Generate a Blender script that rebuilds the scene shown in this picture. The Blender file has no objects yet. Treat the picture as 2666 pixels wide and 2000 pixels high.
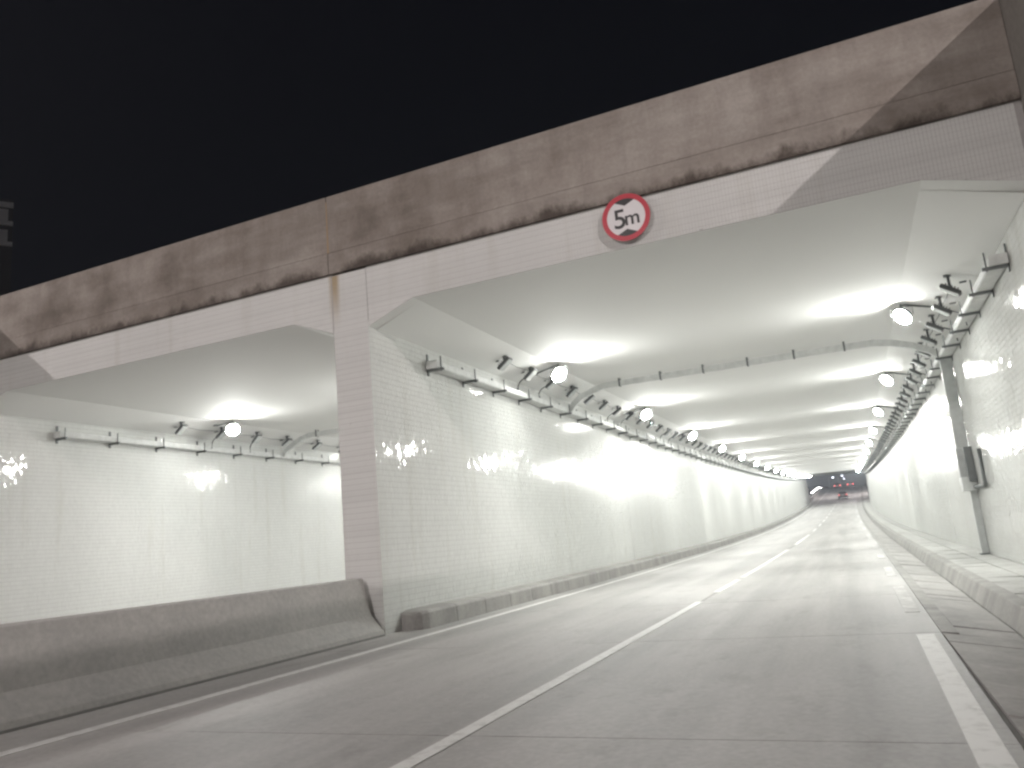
import bpy, math, random
import numpy as np
from mathutils import Matrix, Vector, Euler

random.seed(7)
rng = np.random.default_rng(7)
SC = bpy.context.scene
COL = SC.collection

# ------------------------------------------------------------------ camera
cam_d = bpy.data.cameras.new('camera')
cam = bpy.data.objects.new('camera', cam_d)
COL.objects.link(cam)
SC.camera = cam
EYE = Vector((0.0, 0.0, 1.312))
C_R = Vector((0.91388518, 0.39650314, -0.08717301))
C_U = Vector((0.1536639, -0.13909388, 0.97828436))
C_F = Vector((-0.37576759, 0.90743493, 0.18804406))
m = Matrix.Identity(4)
for i in range(3):
    m[i][0], m[i][1], m[i][2], m[i][3] = C_R[i], C_U[i], -C_F[i], EYE[i]
cam.matrix_world = m
cam_d.sensor_width = 36
cam_d.lens = 2055.58 / 2666 * 36
cam_d.clip_end = 3000
cam_d.clip_start = 0.05

# ------------------------------------------------------------------ night sky, exposure
world = bpy.data.worlds.new('World')
SC.world = world
world.use_nodes = True
bg = world.node_tree.nodes['Background']
bg.inputs[0].default_value = (0.46, 0.56, 1.0, 1)
bg.inputs[1].default_value = 0.0035
SC.view_settings.view_transform = 'Standard'
SC.view_settings.look = 'None'
SC.view_settings.exposure = 0
SC.view_settings.gamma = 1
SC.cycles.use_denoising = True
SC.cycles.max_bounces = 8
SC.cycles.diffuse_bounces = 6
SC.cycles.glossy_bounces = 4
SC.cycles.sample_clamp_indirect = 6
SC.cycles.filter_width = 2.5
SC.cycles.caustics_reflective = False

LAMP_POWER = 300.0         # radiance of a lit tunnel lamp
BEAM_WATTS = 640.0          # the beam thrown down on the road by its reflector
LAMP_COL = (0.985, 1.0, 0.955)
STREET_POWER = 16000.0
STREET_COL = (1.0, 0.905, 0.885)

# ------------------------------------------------------------------ road alignment (metres)
K = 0.82
G0, CV, Y0 = -0.011037, 0.000234 / K, 8.9245 * K
CV3 = 0.009719e-5 / K ** 2
BH, BH3, B0 = -0.000217 / K, 0.049722e-5 / K ** 2, 9.0107 * K
Y_EXIT = 160.0
Y_PORTAL = 11.635


def rx(y):
    t = max(0.0, min(y, Y_EXIT) - B0)
    x = BH / 2 * t * t + BH3 * t ** 3
    if y > Y_EXIT:
        x += (y - Y_EXIT) * (BH * t + 3 * BH3 * t * t)
    return x


def rz(y):
    t = max(0.0, min(y, Y_EXIT) - Y0)
    z = G0 * min(y, Y_EXIT) + CV / 2 * t * t + CV3 * t ** 3
    if y > Y_EXIT:
        s = G0 + CV * t + 3 * CV3 * t * t
        u = y - Y_EXIT
        u1 = min(u, 75.0)
        z += (s + 0.012) * u1
        if u > 75:
            z += 0.012 * (u - 75)
    return z


def P(X, y, Z):
    return (X + rx(y), y, Z + rz(y))


def py(x):
    return Y_PORTAL - 0.0135 * x


ZP = rz(Y_PORTAL)                    # road level at the portal
WALL_R, WALL_L = 2.72, -7.54         # right tunnel
DIV_L = -8.30                        # left face of the dividing wall
LT_L = -18.42                        # far wall of the left tunnel
CEIL = 5.71                          # above road
HB = 5.34                            # bottom of the haunch
CR0, CL0 = 1.483, -6.60              # ceiling corner of haunches, right tunnel
LR0, LL0 = -9.20, -17.45             # left tunnel

# ------------------------------------------------------------------ helpers


class MB:
    def __init__(s):
        s.v, s.f = [], []

    def add(s, v, f):
        o = len(s.v)
        s.v += [tuple(a) for a in v]
        s.f += [tuple(i + o for i in q) for q in f]
        return s

    def box(s, x0, x1, y0, y1, z0, z1, mat=None):
        v = [(x0, y0, z0), (x1, y0, z0), (x1, y1, z0), (x0, y1, z0), (x0, y0, z1), (x1, y0, z1), (x1, y1, z1), (x0, y1, z1)]
        if mat is not None:
            v = [tuple(mat @ Vector(a)) for a in v]
        return s.add(v, [(0, 3, 2, 1), (4, 5, 6, 7), (0, 1, 5, 4), (1, 2, 6, 5), (2, 3, 7, 6), (3, 0, 4, 7)])

    def bevbox(s, x0, x1, y0, y1, z0, z1, b, mat=None):
        # box with chamfered edges
        import itertools
        pts = []
        cx, cy, cz = (x0 + x1) / 2, (y0 + y1) / 2, (z0 + z1) / 2
        hx, hy, hz = (x1 - x0) / 2, (y1 - y0) / 2, (z1 - z0) / 2
        idx = {}
        for sx, sy, sz in itertools.product((-1, 1), repeat=3):
            for ax in range(3):
                p = [sx * (hx - b), sy * (hy - b), sz * (hz - b)]
                p[ax] = (sx * hx, sy * hy, sz * hz)[ax]
                q = Vector((cx + p[0], cy + p[1], cz + p[2]))
                if mat is not None:
                    q = mat @ q
                idx[(sx, sy, sz, ax)] = len(pts)
                pts.append(tuple(q))
        F = []
        for ax in range(3):
            o1, o2 = [a for a in range(3) if a != ax]
            for sg in (-1, 1):
                ring = []
                for a, bb in ((-1, -1), (1, -1), (1, 1), (-1, 1)):
                    k = [0, 0, 0]
                    k[ax], k[o1], k[o2] = sg, a, bb
                    ring.append(idx[(k[0], k[1], k[2], ax)])
                F.append(ring)
        for ax in range(3):           # edges along ax
            o1, o2 = [a for a in range(3) if a != ax]
            for a in (-1, 1):
                for bb in (-1, 1):
                    k0 = [0, 0, 0]
                    k1 = [0, 0, 0]
                    k0[ax], k1[ax] = -1, 1
                    k0[o1] = k1[o1] = a
                    k0[o2] = k1[o2] = bb
                    F.append([idx[(*k0, o1)], idx[(*k1, o1)], idx[(*k1, o2)], idx[(*k0, o2)]])
        for sx, sy, sz in itertools.product((-1, 1), repeat=3):
            F.append([idx[(sx, sy, sz, a)] for a in range(3)])
        return s.add(pts, F)

    def tube(s, pts, r, n=8, caps=True):
        pts = [Vector(p) for p in pts]
        rs = r if isinstance(r, (list, tuple)) else [r] * len(pts)
        V, F = [], []
        up = Vector((0, 0, 1))
        for i, p in enumerate(pts):
            d = (pts[min(i + 1, len(pts) - 1)] - pts[max(i - 1, 0)]).normalized()
            u = d.cross(up)
            if u.length < 0.1:
                u = d.cross(Vector((1, 0, 0)))
            u.normalize()
            w = u.cross(d)
            for k in range(n):
                a = 2 * math.pi * k / n
                V.append(p + (u * math.cos(a) + w * math.sin(a)) * rs[i])
        for i in range(len(pts) - 1):
            for k in range(n):
                k2 = (k + 1) % n
                F.append((i * n + k, i * n + k2, (i + 1) * n + k2, (i + 1) * n + k))
        if caps:
            F.append(tuple(range(n))[::-1])
            F.append(tuple((len(pts) - 1) * n + k for k in range(n)))
        return s.add(V, F)

    def lathe(s, prof, n, mat):
        # prof [(r, h)] about local z
        V, F = [], []
        for r, h in prof:
            for k in range(n):
                a = 2 * math.pi * k / n
                V.append(mat @ Vector((r * math.cos(a), r * math.sin(a), h)))
        for i in range(len(prof) - 1):
            for k in range(n):
                k2 = (k + 1) % n
                F.append((i * n + k, i * n + k2, (i + 1) * n + k2, (i + 1) * n + k))
        F.append(tuple(range(n))[::-1])
        F.append(tuple((len(prof) - 1) * n + k for k in range(n)))
        return s.add(V, F)

    def sweep(s, prof, ys, closed=True, caps=True):
        n = len(prof)
        V, F = [], []
        for y in ys:
            V += [P(X, y, Z) for X, Z in prof]
        for i in range(len(ys) - 1):
            for k in range(n if closed else n - 1):
                k2 = (k + 1) % n
                F.append((i * n + k, i * n + k2, (i + 1) * n + k2, (i + 1) * n + k))
        if closed and caps:
            F.append(tuple(range(n))[::-1])
            F.append(tuple((len(ys) - 1) * n + k for k in range(n)))
        return s.add(V, F)

    def prism(s, poly, y0f, y1f):
        # poly [(x,z)] extruded in y between two functions of x
        n = len(poly)
        V = [(x, y0f(x), z) for x, z in poly] + [(x, y1f(x), z) for x, z in poly]
        F = [tuple(range(n)), tuple(range(2 * n - 1, n - 1, -1))]
        for k in range(n):
            k2 = (k + 1) % n
            F.append((k2, k, k + n, k2 + n))
        return s.add(V, F)

    def mesh(s, name, mat, smooth=False, fix=True):
        me = bpy.data.meshes.new(name)
        me.from_pydata(s.v, [], s.f)
        if fix:
            import bmesh
            bm = bmesh.new()
            bm.from_mesh(me)
            bmesh.ops.recalc_face_normals(bm, faces=bm.faces)
            bm.to_mesh(me)
            bm.free()
        me.materials.append(mat)
        if smooth:
            me.shade_smooth()
        me.update()
        return me

    def build(s, name, mat, parent=None, smooth=False, fix=True):
        return link(name, s.mesh(name, mat, smooth, fix), parent)


def link(name, me, parent=None):
    o = bpy.data.objects.new(name, me)
    COL.objects.link(o)
    if parent is not None:
        o.parent = parent
    return o


def tag(o, label=None, cat=None, group=None, kind=None):
    if label:
        o['label'] = label
    if cat:
        o['category'] = cat
    if group:
        o['group'] = group
    if kind:
        o['kind'] = kind
    return o


def thing(name, loc, label, cat, group=None):
    o = bpy.data.objects.new(name, None)
    o.empty_display_size = 0.2
    COL.objects.link(o)
    o.location = loc
    return tag(o, label, cat, group)


def copy_tree(o, parent=None):
    c = o.copy()
    COL.objects.link(c)
    c.parent = parent
    for ch in o.children:
        copy_tree(ch, c)
    return c


def rel(parts_parent, o):
    """keep a mesh that was built in world coordinates where it is under a parent that has a location"""
    o.parent = parts_parent
    o.matrix_parent_inverse = Matrix.Translation(parts_parent.location).inverted()
    return o


def yl(a, b, step):
    n = max(1, int(math.ceil((b - a) / step)))
    return [a + (b - a) * i / n for i in range(n + 1)]


# ------------------------------------------------------------------ materials


def new_mat(name):
    mt = bpy.data.materials.new(name)
    mt.use_nodes = True
    nt = mt.node_tree
    b = nt.nodes['Principled BSDF']
    return mt, nt, b


def node(nt, t, **kw):
    n = nt.nodes.new(t)
    for k, v in kw.items():
        if k == 'ins':
            for kk, vv in v.items():
                n.inputs[kk].default_value = vv
        else:
            setattr(n, k, v)
    return n


def noise(nt, scale, detail=5, rough=0.55, sx=1, sy=1, sz=1):
    g = node(nt, 'ShaderNodeNewGeometry')
    mp = node(nt, 'ShaderNodeMapping')
    mp.inputs['Scale'].default_value = (sx, sy, sz)
    nt.links.new(g.outputs['Position'], mp.inputs['Vector'])
    n = node(nt, 'ShaderNodeTexNoise', ins={'Scale': scale, 'Detail': detail, 'Roughness': rough})
    nt.links.new(mp.outputs[0], n.inputs['Vector'])
    return n.outputs['Fac']


def ramp(nt, fac, stops):
    r = node(nt, 'ShaderNodeValToRGB')
    e = r.color_ramp.elements
    while len(e) < len(stops):
        e.new(0.5)
    for k, (p, c) in enumerate(stops):
        e[k].position = p
        e[k].color = (*c, 1) if len(c) == 3 else c
    nt.links.new(fac, r.inputs[0])
    return r.outputs[0]


def mul(nt, a, b, fac=1.0, mode='MULTIPLY'):
    x = node(nt, 'ShaderNodeMix', data_type='RGBA', blend_type=mode)
    x.inputs[0].default_value = fac
    nt.links.new(a, x.inputs[6])
    nt.links.new(b, x.inputs[7])
    return x.outputs[2]


def bump(nt, b, h, strength, dist=0.02):
    bp = node(nt, 'ShaderNodeBump', ins={'Strength': strength, 'Distance': dist})
    nt.links.new(h, bp.inputs['Height'])
    nt.links.new(bp.outputs[0], b.inputs['Normal'])


def plain(name, col, rough=0.5, metal=0.0, var=0.12, scale=6):
    mt, nt, b = new_mat(name)
    f = noise(nt, scale)
    c = ramp(nt, f, [(0.3, tuple(x * (1 - var) for x in col)), (0.7, tuple(min(1, x * (1 + var)) for x in col))])
    nt.links.new(c, b.inputs['Base Color'])
    b.inputs['Roughness'].default_value = rough
    b.inputs['Metallic'].default_value = metal
    return mt


def emit(name, col, strength):
    mt, nt, b = new_mat(name)
    b.inputs['Base Color'].default_value = (0.8, 0.8, 0.8, 1)
    b.inputs['Emission Color'].default_value = (*col, 1)
    b.inputs['Emission Strength'].default_value = strength
    return mt


def concrete(name, base, dark, scale=0.8, streak=(1, 1, 0.25), rough=0.8, fine=14, bmp=0.25, contrast=(0.32, 0.66)):
    mt, nt, b = new_mat(name)
    big = noise(nt, scale, 6, 0.6, *streak)
    c = ramp(nt, big, [(contrast[0], dark), (contrast[1], base)])
    fn = noise(nt, fine, 8, 0.65)
    cf = ramp(nt, fn, [(0.3, (0.82,) * 3), (0.7, (1.06,) * 3)])
    c = mul(nt, c, cf)
    nt.links.new(c, b.inputs['Base Color'])
    b.inputs['Roughness'].default_value = rough
    if bmp:
        bump(nt, b, fn, bmp, 0.006)
    return mt


def tile_mat(name, base, rough, jitter, cell=(0.05, 0.1), joints=True, spec=0.5):
    """glazed wall tiles seen too far off to build: per-tile tilt and joints from position along the wall and height"""
    mt, nt, b = new_mat(name)
    g = node(nt, 'ShaderNodeNewGeometry')
    sp = node(nt, 'ShaderNodeSeparateXYZ')
    nt.links.new(g.outputs['Position'], sp.inputs[0])

    def mth(op, a, v=None, c=None):
        n = node(nt, 'ShaderNodeMath', operation=op)
        for i, q in enumerate((a, v)):
            if q is None:
                continue
            if isinstance(q, (int, float)):
                n.inputs[i].default_value = q
            else:
                nt.links.new(q, n.inputs[i])
        return n.outputs[0]
    u = mth('DIVIDE', sp.outputs[1], cell[0])
    v = mth('DIVIDE', sp.outputs[2], cell[1])
    cb = node(nt, 'ShaderNodeCombineXYZ')
    nt.links.new(mth('FLOOR', u), cb.inputs[0])
    nt.links.new(mth('FLOOR', v), cb.inputs[1])
    wn = node(nt, 'ShaderNodeTexWhiteNoise', noise_dimensions='2D')
    nt.links.new(cb.outputs[0], wn.inputs['Vector'])
    s1 = node(nt, 'ShaderNodeVectorMath', operation='SUBTRACT')
    nt.links.new(wn.outputs['Color'], s1.inputs[0])
    s1.inputs[1].default_value = (0.5, 0.5, 0.5)
    s2 = node(nt, 'ShaderNodeVectorMath', operation='SCALE')
    nt.links.new(s1.outputs[0], s2.inputs[0])
    s2.inputs['Scale'].default_value = jitter
    s3 = node(nt, 'ShaderNodeVectorMath', operation='ADD')
    nt.links.new(s2.outputs[0], s3.inputs[0])
    nt.links.new(g.outputs['Normal'], s3.inputs[1])
    s4 = node(nt, 'ShaderNodeVectorMath', operation='NORMALIZE')
    nt.links.new(s3.outputs[0], s4.inputs[0])
    nt.links.new(s4.outputs[0], b.inputs['Normal'])
    big = noise(nt, 0.5, 4, 0.5, 1, 1, 0.3)
    c = ramp(nt, big, [(0.3, tuple(x * 0.93 for x in base)), (0.7, base)])
    drip = noise(nt, 3.2, 6, 0.6, 1, 1, 0.06)
    c = mul(nt, c, ramp(nt, drip, [(0.34, (0.945, 0.94, 0.925)), (0.46, (1, 1, 1))]))
    # rust washed down from the open parapet joint above the dividing wall
    ax = mth('ABSOLUTE', mth('ADD', sp.outputs[0], 8.25))
    mx = node(nt, 'ShaderNodeMapRange', interpolation_type='SMOOTHSTEP', ins={'From Min': 0.16, 'From Max': 0.03, 'To Min': 0, 'To Max': 1})
    nt.links.new(ax, mx.inputs[0])
    mz = node(nt, 'ShaderNodeMapRange', interpolation_type='SMOOTHSTEP', ins={'From Min': 5.2, 'From Max': 6.25, 'To Min': 0, 'To Max': 1})
    nt.links.new(sp.outputs[2], mz.inputs[0])
    rf = mth('MULTIPLY', mth('MULTIPLY', mx.outputs[0], mz.outputs[0]), mth('LESS_THAN', sp.outputs[1], 12.0))
    c = mul(nt, c, ramp(nt, mth('MULTIPLY', rf, drip), [(0.0, (1, 1, 1)), (0.5, (0.62, 0.49, 0.33))]))
    var = ramp(nt, wn.outputs['Value'], [(0, (0.95,) * 3), (1, (1.0,) * 3)])
    c = mul(nt, c, var)
    if joints:
        fu, fv = mth('FRACT', u), mth('FRACT', v)
        jv = mth('LESS_THAN', fv, 0.045)
        ju = mth('LESS_THAN', fu, 0.07)
        j = mth('MAXIMUM', jv, ju)
        jc = ramp(nt, j, [(0, (1, 1, 1)), (1, (0.84, 0.83, 0.82))])
        c = mul(nt, c, jc)
    nt.links.new(c, b.inputs['Base Color'])
    # the glaze is cleaner near the portal and carries a duller film of grime deeper in
    mrg = node(nt, 'ShaderNodeMapRange', ins={'From Min': 17.0, 'From Max': 40.0, 'To Min': rough, 'To Max': 0.5})
    nt.links.new(sp.outputs[1], mrg.inputs[0])
    nt.links.new(mrg.outputs[0], b.inputs['Roughness'])
    b.inputs['Specular IOR Level'].default_value = spec
    return mt


TILE = (0.78, 0.79, 0.77)
M = {}
M['tile_far'] = tile_mat('glazed_tile_far', TILE, 0.05, 0.042, spec=0.17)
M['tile'] = tile_mat('glazed_tile', TILE, 0.05, 0.0, joints=False, spec=0.17)
M['grout'] = concrete('grout', (0.50, 0.485, 0.475), (0.42, 0.41, 0.40), 1.2, bmp=0)
M['ceiling'] = plain('ceiling_paint', (0.85, 0.85, 0.835), 0.8, 0.0, 0.012, 0.4)
M['road'] = road_mat = concrete('road_concrete', (0.46, 0.447, 0.432), (0.35, 0.34, 0.33), 0.55, (1, 0.35, 1), 0.62, 22, 0.2, (0.25, 0.62))
def wheel_tracks(mt):
    nt = mt.node_tree
    b = nt.nodes['Principled BSDF']
    src = b.inputs['Base Color'].links[0].from_socket
    f = noise(nt, 1.1, 4, 0.55, 1, 0.05, 1)
    c = mul(nt, src, ramp(nt, f, [(0.38, (0.80, 0.80, 0.80)), (0.6, (1.04, 1.04, 1.04))]))
    f2 = noise(nt, 2.2, 6, 0.7, 1, 0.5, 1)
    c = mul(nt, c, ramp(nt, f2, [(0.3, (0.84, 0.83, 0.82)), (0.45, (1, 1, 1))]))
    nt.links.new(c, b.inputs['Base Color'])


wheel_tracks(road_mat)
M['joint'] = plain('joint_filler', (0.24, 0.235, 0.225), 0.85)
M['gutter'] = concrete('gutter_concrete', (0.50, 0.49, 0.47), (0.34, 0.33, 0.32), 1.6, (1, 0.8, 1), 0.75, 16, 0.3)
M['kerb'] = concrete('kerb_concrete', (0.42, 0.41, 0.39), (0.27, 0.262, 0.25), 1.4, (1, 1, 0.4), 0.75, 18, 0.3)
M['walk'] = concrete('walkway_concrete', (0.55, 0.55, 0.53), (0.42, 0.42, 0.40), 1.5, (1, 1, 1), 0.75, 18, 0.2)
M['barrier'] = concrete('barrier_concrete', (0.48, 0.465, 0.445), (0.41, 0.40, 0.385), 0.9, (1, 1, 1.5), 0.8, 14, 0.25)
M['wing'] = concrete('wing_wall_concrete', (0.33, 0.31, 0.285), (0.22, 0.21, 0.19), 0.5, (1, 1, 0.3), 0.8, 10, 0.25)
M['grass'] = plain('rough_ground', (0.07, 0.075, 0.05), 0.95, var=0.3)
M['steel'] = plain('galvanised_steel', (0.47, 0.49, 0.49), 0.38, 0.75)
M['duct'] = plain('painted_duct', (0.68, 0.69, 0.68), 0.75, 0.0)
M['drop_duct'] = plain('grey_drop_duct', (0.50, 0.52, 0.515), 0.5, 0.0)
M['dark_steel'] = plain('dark_steel', (0.075, 0.08, 0.08), 0.5, 0.3)
M['mid_steel'] = plain('bracket_steel', (0.16, 0.17, 0.17), 0.5, 0.4)
M['housing'] = plain('lamp_housing', (0.11, 0.115, 0.115), 0.45, 0.2)
M['lens_off'] = plain('unlit_lens', (0.62, 0.65, 0.64), 0.15)
M['rubber'] = plain('rubber', (0.02, 0.02, 0.02), 0.8)
M['white_box'] = plain('white_box', (0.66, 0.68, 0.67), 0.4)
M['lamp'] = emit('lit_lamp', LAMP_COL, LAMP_POWER)
M['street_lamp'] = emit('lit_street_lamp', STREET_COL, STREET_POWER)
M['red'] = plain('sign_red', (0.52, 0.022, 0.045), 0.4, var=0.06)
M['sign_white'] = plain('sign_white', (0.78, 0.76, 0.77), 0.35, var=0.03)
M['black'] = plain('sign_black', (0.018, 0.016, 0.016), 0.4)


def paint_mat():
    mt, nt, b = new_mat('worn_road_paint')
    f = noise(nt, 9, 6, 0.7)
    c = ramp(nt, f, [(0.28, (0.50, 0.49, 0.47)), (0.5, (0.74, 0.74, 0.72))])
    nt.links.new(c, b.inputs['Base Color'])
    b.inputs['Roughness'].default_value = 0.6
    return mt


M['paint'] = paint_mat()
M['paint_worn'] = concrete('nearly_worn_off_paint', (0.64, 0.635, 0.62), (0.44, 0.43, 0.42), 3.0, (1, 1, 1), 0.7, 20, 0.1, (0.4, 0.62))


def parapet_mat():
    """weathered concrete: dark vertical streaks from the top, blotches, black growth along the foot"""
    mt, nt, b = new_mat('weathered_parapet')
    big = noise(nt, 0.55, 6, 0.6)
    c = ramp(nt, big, [(0.3, (0.22, 0.19, 0.165)), (0.48, (0.36, 0.325, 0.295)), (0.7, (0.44, 0.41, 0.38))])
    st = noise(nt, 2.4, 6, 0.65, 1, 1, 0.16)
    cs = ramp(nt, st, [(0.36, (0.62, 0.59, 0.56)), (0.58, (1.03, 1.02, 1.0))])
    c = mul(nt, c, cs, 0.4)
    sm = noise(nt, 0.9, 6, 0.6, 0.35, 1, 1.6)
    c = mul(nt, c, ramp(nt, sm, [(0.36, (0.66, 0.63, 0.6)), (0.56, (1.04, 1.03, 1.02))]), 0.8)
    g = node(nt, 'ShaderNodeNewGeometry')
    sp = node(nt, 'ShaderNodeSeparateXYZ')
    nt.links.new(g.outputs['Position'], sp.inputs[0])
    n2 = noise(nt, 1.7, 6, 0.75, 1, 1, 0.6)
    # growth along the foot: height above the foot against noise
    mr = node(nt, 'ShaderNodeMapRange', ins={'From Min': 6.34, 'From Max': 6.95, 'To Min': 0.0, 'To Max': 0.75})
    nt.links.new(sp.outputs[2], mr.inputs[0])
    ad = node(nt, 'ShaderNodeMath', operation='SUBTRACT')
    nt.links.new(n2, ad.inputs[0])
    nt.links.new(mr.outputs[0], ad.inputs[1])
    gr = ramp(nt, ad.outputs[0], [(0.28, (1, 1, 1)), (0.5, (0.30, 0.27, 0.25))])
    c = mul(nt, c, gr)
    fn = noise(nt, 18, 8, 0.65)
    c = mul(nt, c, ramp(nt, fn, [(0.3, (0.85,) * 3), (0.7, (1.05,) * 3)]))
    nt.links.new(c, b.inputs['Base Color'])
    b.inputs['Roughness'].default_value = 0.85
    bump(nt, b, fn, 0.35, 0.008)
    return mt


M['parapet'] = parapet_mat()


def rust_mat():
    mt, nt, b = new_mat('rust_stain')
    f = noise(nt, 7, 5, 0.6, 1, 1, 0.3)
    c = ramp(nt, f, [(0.3, (0.30, 0.19, 0.085)), (0.7, (0.40, 0.29, 0.17))])
    nt.links.new(c, b.inputs['Base Color'])
    b.inputs['Roughness'].default_value = 0.8
    return mt


M['rust'] = rust_mat()


# ------------------------------------------------------------------ tile fields (numpy)


def tile_mesh(name, O, U, V, N, nu, nv, mat, keep=None, clip=None, tilt=0.012, w=0.0475, h=0.0955, pu=0.05, pv=0.1, depth=0.003):
    """grid of single tiles: origin O, axes U (along) and V (up), normal N; each tile is a real slab with its own small tilt"""
    O, U, V, N = (np.array(a, float) for a in (O, U, V, N))
    iu, iv = np.meshgrid(np.arange(nu), np.arange(nv), indexing='ij')
    iu, iv = iu.ravel(), iv.ravel()
    if keep is not None:
        msk = keep(iu, iv)
        iu, iv = iu[msk], iv[msk]
    n = len(iu)
    cu, cv = (iu + 0.5) * pu, (iv + 0.5) * pv
    tu, tv = rng.normal(0, tilt, n), rng.normal(0, tilt * 0.8, n)
    d0 = depth + rng.normal(0, 0.0006, n)
    co = np.zeros((n, 8, 3))
    for k, (a, b) in enumerate(((-1, -1), (1, -1), (1, 1), (-1, 1))):
        du, dv = a * w / 2, b * h / 2
        base = O + np.outer(cu + du, U) + np.outer(cv + dv, V)
        co[:, k] = base + np.outer(d0 + tu * du + tv * dv, N)
        co[:, k + 4] = base + np.outer(np.zeros(n), N)
    if clip is not None:
        co[..., 2] = np.maximum(co[..., 2], clip(co[..., 0]) + 0.002)
    fl = np.array([[0, 1, 2, 3], [1, 0, 4, 5], [2, 1, 5, 6], [3, 2, 6, 7], [0, 3, 7, 4]])
    if np.dot(np.cross(U, V), N) < 0:
        fl = fl[:, ::-1]
    faces = (np.arange(n)[:, None, None] * 8 + fl[None]).reshape(-1)
    nf = n * 5
    me = bpy.data.meshes.new(name)
    me.vertices.add(n * 8)
    me.vertices.foreach_set('co', co.reshape(-1))
    me.loops.add(nf * 4)
    me.loops.foreach_set('vertex_index', faces.astype(np.int32))
    me.polygons.add(nf)
    me.polygons.foreach_set('loop_start', np.arange(nf, dtype=np.int32) * 4)
    me.materials.append(mat)
    me.update(calc_edges=True)
    me.shade_flat()
    return me


# ================================================================== SETTING
# ---- road
YR0 = -26.0
YS_ROAD = yl(YR0, Y_EXIT, 4) + yl(Y_EXIT, 460, 6)[1:]
road = tag(MB().sweep([(-18.3, -0.05), (0.62, -0.05), (0.62, -0.3), (-18.3, -0.3)], YS_ROAD).build('road', M['joint']), kind='structure')
slab_ys = [YR0 + 0.2 + 4.6 * i for i in range(0, 104)]
off = (9.95 - slab_ys[0]) % 4.6
for i, y in enumerate(slab_ys):
    a, b2 = y + off, y + off + 4.6 - 0.014
    for x0, x1 in ((-7.62, -2.86), (-2.848, 0.62)):
        if b2 > 330:
            continue
        MB().sweep([(x0, -0.045), (x1, -0.045), (x1, 0.0), (x0, 0.0)], yl(a, b2, 2.3)).build('road_slab', M['road'], road)
    if y < 455:
        MB().sweep([(-18.28, -0.045), (-8.35 if y > 5 else -8.2, -0.045), (-8.35 if y > 5 else -8.2, 0.0), (-18.28, 0.0)], yl(a, b2, 2.3)).build('road_slab', M['road'], road)


def line(x0, x1, ya, yb, z=0.006, mat='paint'):
    o = MB().sweep([(x0, 0.0015), (x1, 0.0015), (x1, z), (x0, z)], yl(ya, yb, 2.5)).build('lane_line', M[mat], road)
    return o


line(-6.66, -6.50, YR0 + 1, 235)
for a, b2 in ((-20, -12), (-8, 14.84), (16.7, 20.1), (20.7, 35.8), (40.5, 54.5), (60.5, 66.5), (72.5, 78.5), (84.5, 90.5), (96, 102), (108, 114), (120, 126), (132, 138), (144, 150), (160, 166), (176, 182), (192, 198)):
    line(-2.93, -2.79, a, b2)
for a, b2 in ((-20, -10), (-4, 9.8), (11.9, 15.9), (18.4, 21.4), (25.2, 27.3), (31, 34), (41, 47), (56, 61), (72, 78), (90, 97), (110, 118), (132, 140)):
    line(0.365, 0.54, a, b2, mat='paint' if b2 < 10 else 'paint_worn')

# ---- gutter, kerb and walkway along the right wall
gut = tag(MB().sweep([(0.63, -0.03), (0.80, -0.05), (1.42, -0.16), (1.42, -0.35), (0.63, -0.35)], yl(YR0, 330, 4)).build('gutter', M['joint']), kind='structure')
y = 0.0
k = 0
while y < 320:
    L = 0.55 + 0.75 * random.random() if y < 60 else 8.0
    dz = random.uniform(-0.006, 0.006)
    if y < 9.95:
        L = min(L, 9.955 - y + 0.02)
        mbg = MB()
        V = []
        for yy_ in (y, y + L - 0.02):
            gx = 0.632 + 0.05 * max(0.0, 9.9 - yy_) / 5.0
            V += [P(X_, yy_, Z_) for X_, Z_ in ((gx, -0.006 + dz), (1.41, -0.122 + dz), (1.41, -0.17), (gx, -0.07))]
        mbg.add(V, [(0, 1, 2, 3), (4, 5, 6, 7), (0, 1, 5, 4), (1, 2, 6, 5), (2, 3, 7, 6), (3, 0, 4, 7)])
    else:
        mbg = MB().sweep([(0.80, -0.03 + dz), (1.41, -0.122 + dz), (1.41, -0.17), (0.80, -0.07)], [y, y + L - 0.02])
    mbg.build('gutter_slab', M['gutter'], gut)
    y += L
y = 9.95
while y < 320:
    L = 2.4 if y < 60 else 9
    MB().sweep([(0.626, 0.002), (0.79, -0.014), (0.79, -0.06), (0.626, -0.06)], [y, y + L - 0.012]).build('gutter_edging', M['kerb'], gut)
    y += L
walk = tag(MB().sweep([(1.60, 0.07), (2.71, 0.06), (2.71, -0.3), (1.60, -0.3)], yl(YR0, 330, 4)).build('walkway', M['joint']), kind='structure')
y = YR0
while y < 320:
    L = 3.0 if y < 100 else 12.0
    MB().sweep([(1.43, -0.3), (1.43, -0.12), (1.535, 0.118), (1.55, 0.13), (1.70, 0.132), (1.70, -0.3)], yl(y, y + L - 0.01, 1.5)).build('kerbstone', M['kerb'], walk)
    y += L
y = 2.0
while y < 320:
    L = 0.95 if y < 60 else 6.0
    t1, t2 = random.uniform(-0.006, 0.008), random.uniform(-0.006, 0.008)
    MB().sweep([(1.715, 0.05), (1.715, 0.118 + t1), (2.26, 0.114 + t2), (2.26, 0.05)], [y, y + L - 0.018]).build('walkway_slab', M['walk'], walk)
    y += L
y = 2.0
while y < 320:
    L = 2.6 if y < 60 else 9
    MB().sweep([(2.29, 0.05), (2.29, 0.112), (2.705, 0.118), (2.705, 0.05)], yl(y, y + L - 0.012, 3)).build('walkway_strip', M['walk'], walk)
    y += L

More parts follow.
